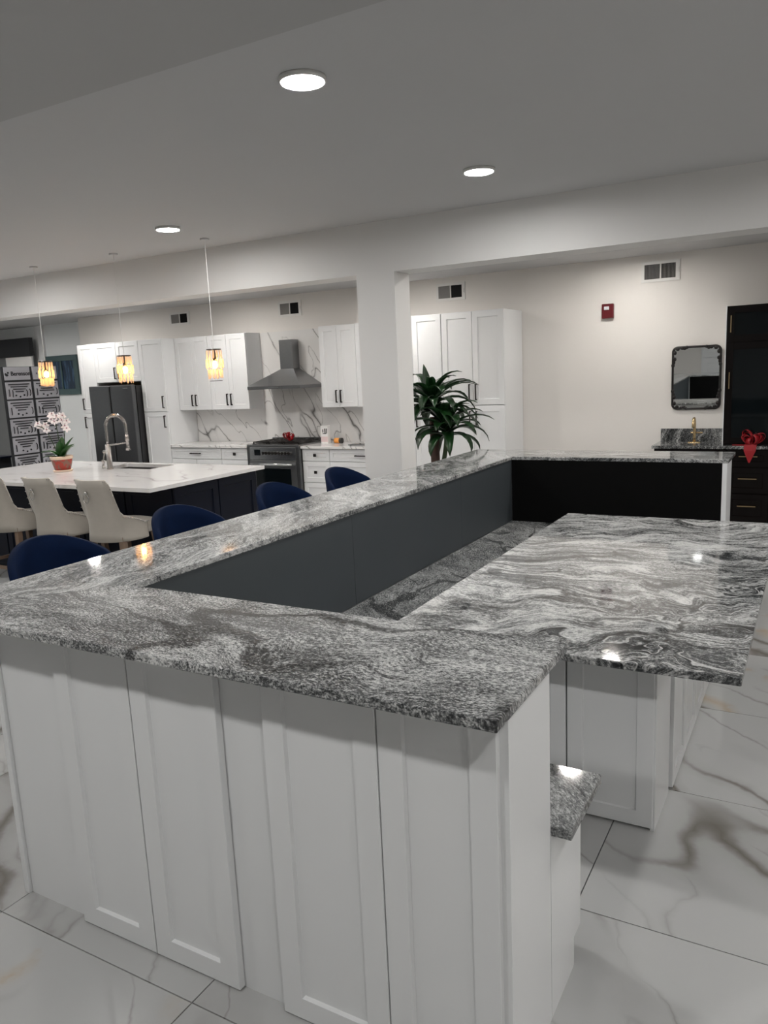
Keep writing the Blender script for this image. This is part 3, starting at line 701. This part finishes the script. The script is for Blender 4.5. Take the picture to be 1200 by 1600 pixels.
# ---------------------------------------------------------------- kitchen island
KX0, KX1, KY0, KY1, KZ = -7.53, -4.575, 4.308, 5.765, .93
SX0, SX1, SY0, SY1 = -6.28, -5.62, 5.32, 5.66
m = M(); z0, z1 = KZ-.032, KZ
for a, b, c, d_ in ((KX0, SX0, KY0, KY1), (SX1, KX1, KY0, KY1), (SX0, SX1, KY0, SY0), (SX0, SX1, SY1, KY1)): m.box(a, b, c, d_, z0, z1)
single('kitchen_island_countertop', m, 'quartz_top', 'white marbled top of the navy kitchen island', 'countertop')
ki = thing('kitchen_island', 'navy blue panelled base of the kitchen island', 'island', (-6.05, 5.1, 0))
part('body', M().box(-7.48, -6.30, 4.64, 5.70, .0, KZ-.032).box(-5.60, -4.645, 4.64, 5.70, .0, KZ-.032).box(-6.30, -5.60, 4.64, 5.70, 0, .66), 'navy', ki)
for k in range(5): a = -7.47+k*.566; part('panel', M().shaker('-Y', a, a+.55, .05, .885, 4.618, .02, .07), 'navy', ki)
for a, b in ((4.62, 5.155), (5.165, 5.69)): part('panel', M().shaker('+X', a, b, .05, .885, -4.623, .02, .07), 'navy', ki)
m = M().box(SX0, SX1, SY0, SY1, .70, .708).box(SX0-.01, SX0, SY0, SY1, .70, KZ-.033).box(SX1, SX1+.01, SY0, SY1, .70, KZ-.033).box(SX0, SX1, SY0-.01, SY0, .70, KZ-.033).box(SX0, SX1, SY1, SY1+.01, .70, KZ-.033)
single('sink', m, 'sink_steel', 'dark undermount sink basin in the kitchen island top', 'sink')
fx, fy = -6.09, 5.255
t = thing('kitchen_faucet', 'tall spring neck steel faucet on the kitchen island', 'faucet', (fx, fy, KZ))
part('body', M().lathe([(.034, 0), (.034, .01), (.027, .014), (.027, .235), (.020, .245)], (fx, fy, KZ), 16), 'faucet_steel', t, smooth=True)
arch = [(fx, fy, 1.17), (fx, fy, 1.34)] + [(fx+.105-.105*math.cos(a)*1.0, fy+.03*(1-math.cos(a)), 1.34+.115*math.sin(a)) for a in [PI*i/10 for i in range(1, 11)]] + [(fx+.212, fy+.06, 1.27)]
sp = spline(arch, 60)
part('hose', M().tube(sp, .013, 8), 'faucet_steel', t, smooth=True)
rings = M()
for i in range(2, 60, 1):
    p = Vector(sp[i]); dd = (Vector(sp[min(i+1, 60)])-Vector(sp[i-1])).normalized()
    rings.tube([p-dd*.0022, p+dd*.0022], .0175, 8)
part('spring', rings, 'faucet_steel', t)
part('spray_head', M().lathe([(.012, 0), (.020, -.03), (.020, -.07), (.014, -.075), (.018, -.13), (.026, -.165)][::-1], (fx+.212, fy+.06, 1.275), 14), 'faucet_steel', t, smooth=True)
part('docking_arm', M().tube([(fx, fy, 1.165), (fx+.205, fy+.058, 1.185)], .008, 8), 'faucet_steel', t)
part('lever', M().tube([(fx-.02, fy, 1.10), (fx-.065, fy, 1.10)], .017, 10).tube([(fx-.055, fy, 1.10), (fx-.07, fy-.01, 1.02)], .007, 8), 'faucet_steel', t)
t = thing('soap_dispenser', 'short steel soap dispenser at the foot of the island faucet', 'soap dispenser', (-6.21, 5.28, KZ))
part('stem', M().lathe([(.018, 0), (.018, .01), (.011, .015), (.011, .06), (.017, .065), (.017, .085)], (-6.21, 5.28, KZ), 12), 'faucet_steel', t, smooth=True)
part('nozzle', M().tube([(-6.21, 5.28, KZ+.075), (-6.15, 5.30, KZ+.07)], .007, 8), 'faucet_steel', t)

# orchid
ox, oy = -6.49, 5.02
t = thing('potted_orchid', 'pink and white orchid in a red floral terracotta pot on the island', 'orchid', (ox, oy, KZ))
part('pot', M().lathe([(.072, .012), (.090, .075), (.099, .125), (.10, .128), (.088, .126)], (ox, oy, KZ), 24), 'pot_floral', t, smooth=True)
part('saucer', M().lathe([(.070, 0), (.088, .002), (.092, .018), (.074, .018)], (ox, oy, KZ), 24), 'terracotta_cream', t, smooth=True)
part('rim', M().lathe([(.100, .122), (.108, .126), (.108, .152), (.100, .154), (.092, .152), (.092, .124)], (ox, oy, KZ), 24), 'terracotta_cream', t, smooth=True)
part('soil', M().lathe([(.09, .13), (.09, .142), (.02, .15)], (ox, oy, KZ), 20), 'soil', t)
def leaf_mesh(base, az, length, width, rise, droop, fold=.15, n=7):
    """strap leaf: rises then arches over; built with thickness"""
    m = M(); dirh = Vector((math.cos(az), math.sin(az), 0)); side = Vector((-math.sin(az), math.cos(az), 0)); vs = []
    th = rise; p = Vector(base); seg = length/n
    for i in range(n+1):
        s = i/n; wv = width*(math.sin(PI*min(1, .12+.88*s)**.8)**.75 if s < 1 else 0)*.5 + .0015
        d = dirh*math.cos(th) + Vector((0, 0, math.sin(th))); nn = side.cross(d)*-1
        vs += [p - side*wv + nn*fold*wv, p - nn*.0025, p + side*wv + nn*fold*wv, p + nn*.0]
        p = p + d*seg; th -= droop/n*(.5+1.0*s)
    fs = []
    for i in range(n):
        b, e = i*4, i*4+4
        fs += [(b, e, e+3, b+3), (b+3, e+3, e+2, b+2), (b, b+1, e+1, e), (b+1, b+2, e+2, e+1)]
    fs += [(0, 3, 2, 1), (n*4, n*4+1, n*4+2, n*4+3)]
    return m.add(vs, fs)
for az, L, W_, rise, dr in ((3.4, .22, .085, .55, 1.1), (2.7, .17, .055, 1.0, .5), (.0, .23, .09, .75, .5), (.6, .22, .09, 1.15, .4), (-.5, .15, .055, .3, .7), (3.9, .16, .05, .2, .6), (4.7, .15, .055, .8, .9), (1.6, .18, .055, .8, .8), (2.2, .21, .085, 1.25, .3), (5.6, .20, .085, 1.1, .4)):
    part('leaf', leaf_mesh((ox+.02*math.cos(az), oy+.02*math.sin(az), KZ+.145), az, L, W_, rise, dr, .35), 'leaf_orchid', t, smooth=True)
def flower(c, ny, r, parent):
    m = M(); c = Vector(c); zax = Vector(ny).normalized(); xax = zax.cross(Vector((0, 0, 1))).normalized(); yax = xax.cross(zax)*-1
    for k, (ang, wd, ln) in enumerate(((PI/2, .55, 1), (PI/2+1.26, .8, 1), (PI/2-1.26, .8, 1), (PI/2+2.5, .5, .9), (PI/2-2.5, .5, .9))):
        d = xax*math.cos(ang)+yax*math.sin(ang); s = zax.cross(d)
        P = lambda a, b, h: c + d*r*ln*a + s*r*wd*b + zax*r*h
        m.add([P(.05, 0, .05), P(.5, .5, .12), P(1, .15, .05), P(1, -.15, .05), P(.5, -.5, .12), P(.5, 0, -.02)], [(0, 1, 5), (1, 2, 5), (2, 3, 5), (3, 4, 5), (4, 0, 5), (0, 4, 3, 2, 1)])
    f_ = part('flower', m, 'petal', parent)
    part('lip', M().ball(c+zax*r*.2-yax*r*.15, r*.17, 8, 5), 'petal_core', f_, smooth=True)
cam_dir = Vector((.8, -.6, .1))
for pts, fls in ((((ox-.03, oy, KZ+.14), (ox-.10, oy-.01, KZ+.30), (ox-.18, oy-.02, KZ+.42), (ox-.29, oy-.03, KZ+.455)), ((-.30, .0, .455), (-.265, -.02, .47), (-.18, .0, .46), (-.145, -.02, .41), (-.24, .0, .44))),
                 (((ox+.0, oy, KZ+.14), (ox-.01, oy, KZ+.34), (ox-.03, oy, KZ+.50), (ox-.06, oy, KZ+.55)), ((-.085, 0, .55), (-.04, -.02, .56), (-.005, 0, .54), (-.015, -.02, .49), (-.06, -.02, .51))),
                 (((ox+.04, oy, KZ+.14), (ox+.08, oy, KZ+.34), (ox+.11, oy, KZ+.49), (ox+.09, oy, KZ+.54)), ((.07, 0, .55), (.115, -.02, .545), (.09, -.02, .50), (.135, 0, .49), (.125, -.02, .445), (.15, -.02, .42)))):
    part('flower_stem', M().tube(spline(pts, 12), .004, 6), 'stem', t, smooth=True)
    for dx, dy, dz in fls: flower((ox+dx, oy+dy, KZ+dz), cam_dir+Vector((random.uniform(-.4, .4), random.uniform(-.4, .4), random.uniform(-.2, .3))), .038, t)

# pendants
def pendant(x, y, label):
    t = thing('pendant_lamp', label, 'pendant lamp', (x, y, 1.735), 'crystal pendants over the kitchen island')
    part('canopy', M().lathe([(.035, ZC-.012), (.035, ZC-.001)], (x, y, 0), 18), 'ceiling_paint', t)
    part('cable', M().tube([(x, y, 1.985), (x, y, ZC-.01)], .0022, 6), 'vent_white', t)
    part('top_ring', M().tube([(x+.055*math.cos(a), y+.055*math.sin(a), 1.985) for a in [2*PI*i/20 for i in range(20)]], .005, 6, True).box(x-.055, x+.055, y-.004, y+.004, 1.982, 1.988).box(x-.004, x+.004, y-.055, y+.055, 1.982, 1.988), 'black_metal', t)
    part('bottom_ring', M().tube([(x+.048*math.cos(a), y+.048*math.sin(a), 1.742) for a in [2*PI*i/20 for i in range(20)]], .003, 6, True), 'black_metal', t)
    part('socket', M().lathe([(.014, 1.90), (.016, 1.93), (.008, 1.985)], (x, y, 0), 10), 'black_metal', t)
    part('bulb', M().ball((x, y, 1.868), (.021, .021, .030), 12, 8), 'bulb', t, smooth=True)
    for tier, (z1, z0, r, N) in enumerate(((1.978, 1.912, .058, 13), (1.908, 1.836, .066, 14), (1.832, 1.760, .056, 12))):
        m = M()
        for i in range(N):
            a = 2*PI*(i+.5*tier)/N; c = Vector((x+r*math.cos(a), y+r*math.sin(a), 0)); u = Vector((-math.sin(a), math.cos(a), 0))*.0085; v = Vector((math.cos(a), math.sin(a), 0))*.004
            zz0 = z0+random.uniform(-.008, .008)
            ring = [c-u, c-v, c+u, c+v]
            m.add([p+Vector((0, 0, z1)) for p in ring] + [p+Vector((0, 0, zz0+.010)) for p in ring] + [c+Vector((0, 0, zz0))], [(0, 3, 2, 1)] + [(k, (k+1) % 4, 4+(k+1) % 4, 4+k) for k in range(4)] + [(4+k, 4+(k+1) % 4, 8) for k in range(4)])
        part('crystals', m, 'crystal', t)
pendant(-4.188, 4.75, 'amber crystal pendant lamp nearest the range hood')
pendant(-5.188, 4.75, 'middle amber crystal pendant lamp, before the refrigerator cabinets')
pendant(-6.210, 4.75, 'amber crystal pendant lamp farthest left, above the orchid')

# ---------------------------------------------------------------- seats
def shell(rx, ry, z0, hfun, amax, thick, flare, n=36, m_=8, back_tilt=.0, pw=1.0):
    """curved wrap-around back: angle 0 is the back (-Y); outer and inner skins joined by a rim"""
    m = M(); outer = []; inner = []; k = m_+1
    for i in range(n+1):
        a = -amax+2*amax*i/n; h = hfun(a)
        for j in range(k):
            s = j/m_; z = z0+(h-z0)*s
            for store, off in ((outer, 0.0), (inner, thick*(1-.35*s))):
                g = flare(a, s)
                x = (rx*g-off)*math.sin(a); y = -(ry*g-off)*math.cos(a) - back_tilt*s*max(0, math.cos(a))
                store.append((x, y, z - (0 if off == 0 else .0)))
    no = len(outer); vs = outer+inner; fs = []
    for i in range(n):
        for j in range(m_):
            p = i*k+j; fs.append((p, p+k, p+k+1, p+1)); fs.append((no+p, no+p+1, no+p+k+1, no+p+k))
        fs.append((i*k+m_, (i+1)*k+m_, no+(i+1)*k+m_, no+i*k+m_)); fs.append((i*k, no+i*k, no+(i+1)*k, (i+1)*k))
    for j in range(m_):
        fs.append((j, j+1, no+j+1, no+j)); e = n*k; fs.append((e+j, no+e+j, no+e+j+1, e+j+1))
    return m.add(vs, fs)
def sstep(e0, e1, x):
    t = max(0, min(1, (x-e0)/(e1-e0))); return t*t*(3-2*t)
def cushion(rx, ry, z0, z1, yc=0, n=28, p=3.2):
    m = M(); prof = [(.90, z0), (1.0, z0+.02), (1.0, z1-.035), (.93, z1-.01), (.7, z1), (.0, z1+.006)]; vs = []
    for s, z in prof:
        for i in range(n):
            a = 2*PI*i/n; c, sn = math.cos(a), math.sin(a); r = (abs(c)**p+abs(sn)**p)**(-1/p)
            vs.append((rx*s*r*c, yc+ry*s*r*sn, z))
    fs = [tuple(range(n))[::-1]]
    for j in range(len(prof)-1):
        for i in range(n): fs.append((j*n+i, j*n+(i+1) % n, (j+1)*n+(i+1) % n, (j+1)*n+i))
    return m.add(vs, fs)
def make_stool():
    t = thing('counter_stool', 'x', 'stool', (0, 0, 0), 'cream stools along the kitchen island')
    part('seat', cushion(.225, .235, .565, .668, .045), 'cream', t, smooth=True)
    hf = lambda a: 1.035 - .29*sstep(.66, 1.06, abs(a)) - .07*sstep(1.0, 1.9, abs(a))
    fl_ = lambda a, s: (1.0 + .14*s*s*(1-sstep(.5, 1.3, abs(a))) - .10*math.sin(PI*s)*(1-sstep(.6, 1.5, abs(a))))
    part('backrest', shell(.245, .235, .535, hf, 1.95, .055, fl_, back_tilt=.05), 'cream', t, smooth=True)
    m = M()
    for sgn in (-1, 1):
        for i in range(26):
            a = sgn*(.62+i*.053); h = hf(a)-.012; g = fl_(a, .97)
            m.ball((.248*g*math.sin(a), -.238*g*math.cos(a)-.05*max(0, math.cos(a)), h), .0055, 6, 4)
    part('nailhead_trim', m, 'nickel', t)
    bk = -.235*fl_(0, .80)-.042
    r_ = part('ring_pull', M().tube([(.030*math.cos(a), bk-.012, .895+.036*math.sin(a)) for a in [2*PI*i/18 for i in range(18)]], .0045, 6, True), 'nickel', t, smooth=True)
    part('knob', M().ball((0, bk-.008, .935), (.015, .012, .015), 8, 6), 'nickel', r_, smooth=True)
    for sx in (-1, 1):
        for sy in (-1, 1):
            m = M(); a = (sx*.165, .04+sy*.165, .57); b = (sx*.215, .04+sy*.215, 0)
            ws, we = .023, .016
            m.add([(a[0]+dx*ws, a[1]+dy*ws, a[2]) for dx, dy in ((-1, -1), (1, -1), (1, 1), (-1, 1))] + [(b[0]+dx*we, b[1]+dy*we, b[2]) for dx, dy in ((-1, -1), (1, -1), (1, 1), (-1, 1))],
                  [(0, 1, 2, 3), (7, 6, 5, 4)] + [(i, 4+i, 4+(i+1) % 4, (i+1) % 4) for i in range(4)])
            part('leg', m, 'oak', t)
    for z, ax in ((.20, 'x'), (.26, 'y')):
        for s in (-1, 1):
            e = .198 if z == .20 else .19
            part('stretcher', M().box(-e, e, .04+s*e-.009, .04+s*e+.009, z-.014, z+.014) if ax == 'x' else M().box(s*e-.009, s*e+.009, .04-e, .04+e, z-.014, z+.014), 'oak', t)
    return t
st = make_stool()
for k, (x, y, lab) in enumerate(((-4.90, 4.26, 'cream stool with ring pull at the right end of the kitchen island'), (-5.545, 4.26, 'cream stool with ring pull before the orchid pot, second from the right'), (-6.19, 4.26, 'cream stool cut off by the left edge of the picture'))):
    o = st if k == 0 else copy_tree(st); o.location = (x, y, 0); o['label'] = lab
def make_chair():
    t = thing('bar_chair', 'x', 'chair', (0, 0, 0), 'navy velvet chairs along the outside of the bar')
    part('seat', cushion(.24, .23, .62, .74, .03), 'velvet', t, smooth=True)
    hf = lambda a: 1.09 - .20*(1-math.cos(a*.95)) - .08*sstep(1.1, 1.6, abs(a))
    part('backrest', shell(.265, .235, .60, hf, 1.6, .05, lambda a, s: 1.0+.08*s, back_tilt=.02, n=40), 'velvet', t, smooth=True)
    for sx in (-1, 1):
        for sy in (-1, 1):
            part('leg', M().tube([(sx*.15, .02+sy*.15, .625), (sx*.205, .02+sy*.205, 0)], [.015, .010], 8), 'black_metal', t)
    for s in (-1, 1): part('footrest', M().box(-.19, .19, .02+s*.186-.008, .02+s*.186+.008, .24, .26), 'gold', t)
    return t
ch = make_chair()
for k, (y, lab) in enumerate(((2.19, 'navy velvet chair at the bar nearest the viewer, far left'), (3.01, 'navy velvet chair at the bar, second from the viewer'), (3.87, 'navy velvet chair at the bar before the range, third from the viewer'), (4.64, 'navy velvet chair at the bar beside the column'))):
    o = ch if k == 0 else copy_tree(ch); o.location = (-2.80, y, 0); o.rotation_euler = (0, 0, -PI/2); o['label'] = lab

# ---------------------------------------------------------------- floor plant behind the bar
px, py = -3.10, 6.45
t = thing('corn_plant', 'tall leafy corn plant with two crowns between the column and white pantry', 'plant', (px, py, 0))
part('pot', M().lathe([(.15, 0), (.19, .30), (.20, .34), (.18, .34), (.17, .28)], (px, py, 0), 24), 'pot_white', t, smooth=True)
part('soil', M().lathe([(.17, .29), (.17, .30), (.02, .305)], (px, py, 0), 20), 'soil', t)
part('trunk', M().tube([(px, py, .29), (px-.005, py, .8), (px-.01, py, 1.32)], [.046, .043, .040], 12), 'bark', t, smooth=True)
part('stem', M().tube(spline([(px+.03, py-.02, .75), (px+.10, py-.05, .92), (px+.135, py-.06, 1.08), (px+.14, py-.06, 1.2)], 10), .022, 8), 'stem', t, smooth=True)
rnd = random.Random(21)
for cx, cz, N, Ls in ((px-.02, 1.40, 36, .46), (px+.14, 1.17, 30, .42)):
    for i in range(N):
        f_ = i/N; az = i*2.399+.3; rise = 1.35-1.35*f_**.8+rnd.uniform(-.12, .12); L = Ls*rnd.uniform(.8, 1.12)*(0.8 if f_ < .15 else 1)
        zz = cz + .13*(1-f_) - .02
        part('leaf', leaf_mesh((cx+.02*math.cos(az), py-(.06 if cx > px else 0)+.02*math.sin(az), zz), az, L, .112*rnd.uniform(.8, 1.15), rise, rnd.uniform(1.3, 2.4), .3, 8), 'leaf', t, smooth=True)

part('leaf', leaf_mesh((px-.05, py-.02, 1.45), 2.6, .36, .10, 1.45, .15, .3, 8), 'leaf', t, smooth=True)
part('leaf', leaf_mesh((px-.02, py-.04, 1.42), .2, .50, .085, .9, 1.5, .3, 8), 'leaf', t, smooth=True)

# ---------------------------------------------------------------- far left: hardware display board etc.
BXF = -8.80; by0, by1 = 6.115, 6.90
t = thing('display_board', 'black framed display board of grey panels carrying rows of cabinet handles', 'display board', (BXF, (by0+by1)/2, 0))
part('frame', M().box(BXF-.05, BXF-.012, by0, by1, 0, 2.025), 'board_black', t, .002)
cols = ((by0+.015, (by0+by1)/2-.02), ((by0+by1)/2+.02, by1-.015))
rows = [(1.86, 2.02), (1.625, 1.835), (1.395, 1.605), (1.165, 1.375), (.935, 1.145), (.705, .915), (.475, .685)]
rnd = random.Random(5)
for c, (a, b) in enumerate(cols):
    for r, (z0, z1) in enumerate(rows):
        pn = part('panel', M().box(BXF-.012, BXF, a, b, z0, z1), 'board_grey', t, .001)
        if r == 0: continue
        m = M(); W2 = b-a; yc = (a+b)/2
        for k in range(4):
            ln = W2*(.82-.17*k)/2 if (c == 0 or k % 2 == 0) else W2*.30; zz = z1-.028-k*.030
            m.box(BXF, BXF+.012, yc-ln, yc+ln, zz-.0055, zz+.0055)
        for s in (-1, 1):
            pts = [(BXF+.002, yc+s*W2*.40, z0+.035), (BXF+.014, yc+s*W2*.415, z0+.055), (BXF+.014, yc+s*W2*.415, z0+.10), (BXF+.002, yc+s*W2*.40, z0+.12)]
            m.tube(pts, .0055, 6)
            if (r+c) % 2: m.tube([(p[0], p[1]-s*W2*.13, p[2]-.008) for p in pts], .005, 6)
            m.ball((BXF+.008, yc+s*W2*.16, z0+.045), .011, 8, 5)
        m.ball((BXF+.008, yc, z0+.028), .011, 8, 5)
        part('handles', m, 'lettering', pn, label='row of small dark handles and knobs')
def text_mesh(body, size):
    cu = bpy.data.curves.new('lettering', 'FONT'); cu.body = body; cu.size = size; cu.extrude = .0015; cu.offset = size*.022; cu.align_x = 'LEFT'
    o = bpy.data.objects.new('tmp', cu); COL.objects.link(o); bpy.context.view_layer.update()
    me = bpy.data.meshes.new_from_object(o.evaluated_get(bpy.context.evaluated_depsgraph_get()))
    bpy.data.objects.remove(o); return me
me = text_mesh('Berenson.', .072)
o = link('lettering', me, 'lettering', t); o.rotation_euler = (PI/2, 0, PI/2)
o.location = Vector((BXF+.002, cols[0][0]+.085, 1.915))-t.location
part('logo', M().add([(BXF, cols[0][0]+.030+.028*math.cos(a), 1.933+.028*math.sin(a)) for a in (-.3, -1.2, -2, -3, -3.9)] + [(BXF+.002, cols[0][0]+.030+.028*math.cos(a), 1.933+.028*math.sin(a)) for a in (-.3, -1.2, -2, -3, -3.9)],
     [(0, 1, 2, 3, 4), (9, 8, 7, 6, 5)] + [(i, 5+i, 5+(i+1) % 5, (i+1) % 5) for i in range(5)]).ball((BXF+.001, cols[0][0]+.05, 1.95), (.002, .014, .012), 8, 5), 'lettering', t)
part('mark', M().box(BXF, BXF+.002, cols[1][0]+.05, cols[1][0]+.056, 1.925, 1.945).box(BXF, BXF+.002, cols[1][0]+.06, cols[1][0]+.066, 1.925, 1.945), 'lettering', t)
single('header_panel', M().box(-13.15, -11.355, 8.42, 8.5, 2.28, 2.57), 'board_black', 'black header panel high on the far left wall', 'sign', .003)
single('wall_shade_panel', M().box(-13.15, -11.45, 8.50, 8.56, 0, 2.28), 'wall_shade_grey', 'grey partition below the black header at far left', 'partition')  # grey sheet stands in for shade on the wall under the header
single('white_sign', M().box(-12.06, -11.39, 8.46, 8.495, 2.03, 2.272), 'card_white', 'blank white sign below the black header', 'sign', .003)
t = thing('framed_picture', 'blue forest picture in a wide teal frame on the cool white wall', 'picture', (-10.96, 8.65, 1.62))
a0, a1, c0, c1 = -11.43+.19, -10.50, 1.622, 2.255
part('frame', M().box(a0, a1, 8.615, 8.649, c0, c0+.09).box(a0, a1, 8.615, 8.649, c1-.09, c1).box(a0, a0+.09, 8.615, 8.649, c0+.09, c1-.09).box(a1-.09, a1, 8.615, 8.649, c0+.09, c1-.09), 'frame_teal', t, .004)
part('liner', M().box(a0+.33, a0+.36, 8.618, 8.642, c0+.09, c1-.09), 'frame_teal', t)
part('canvas', M().box(a0+.09, a1-.09, 8.632, 8.648, c0+.09, c1-.09), 'painting', t)
t = thing('side_cabinet', 'low dark cabinet left of the display board behind the island', 'cabinet', (-9.9, 6.0, 0))
part('body', M().box(-10.4, -9.35, 5.95, 6.45, .02, .86), 'board_black', t, .004)
part('top', M().box(-10.42, -9.33, 5.93, 6.47, .86, .885), 'navy', t, .003)
for k in range(2): part('door', M().shaker('-Y', -10.39+k*.52, -9.88+k*.52, .05, .85, 5.93, .02), 'board_black', t)
for lx in (-10.35, -9.42): part('foot', M().box(lx, lx+.05, 6.0, 6.4, 0, .02), 'board_black', t)
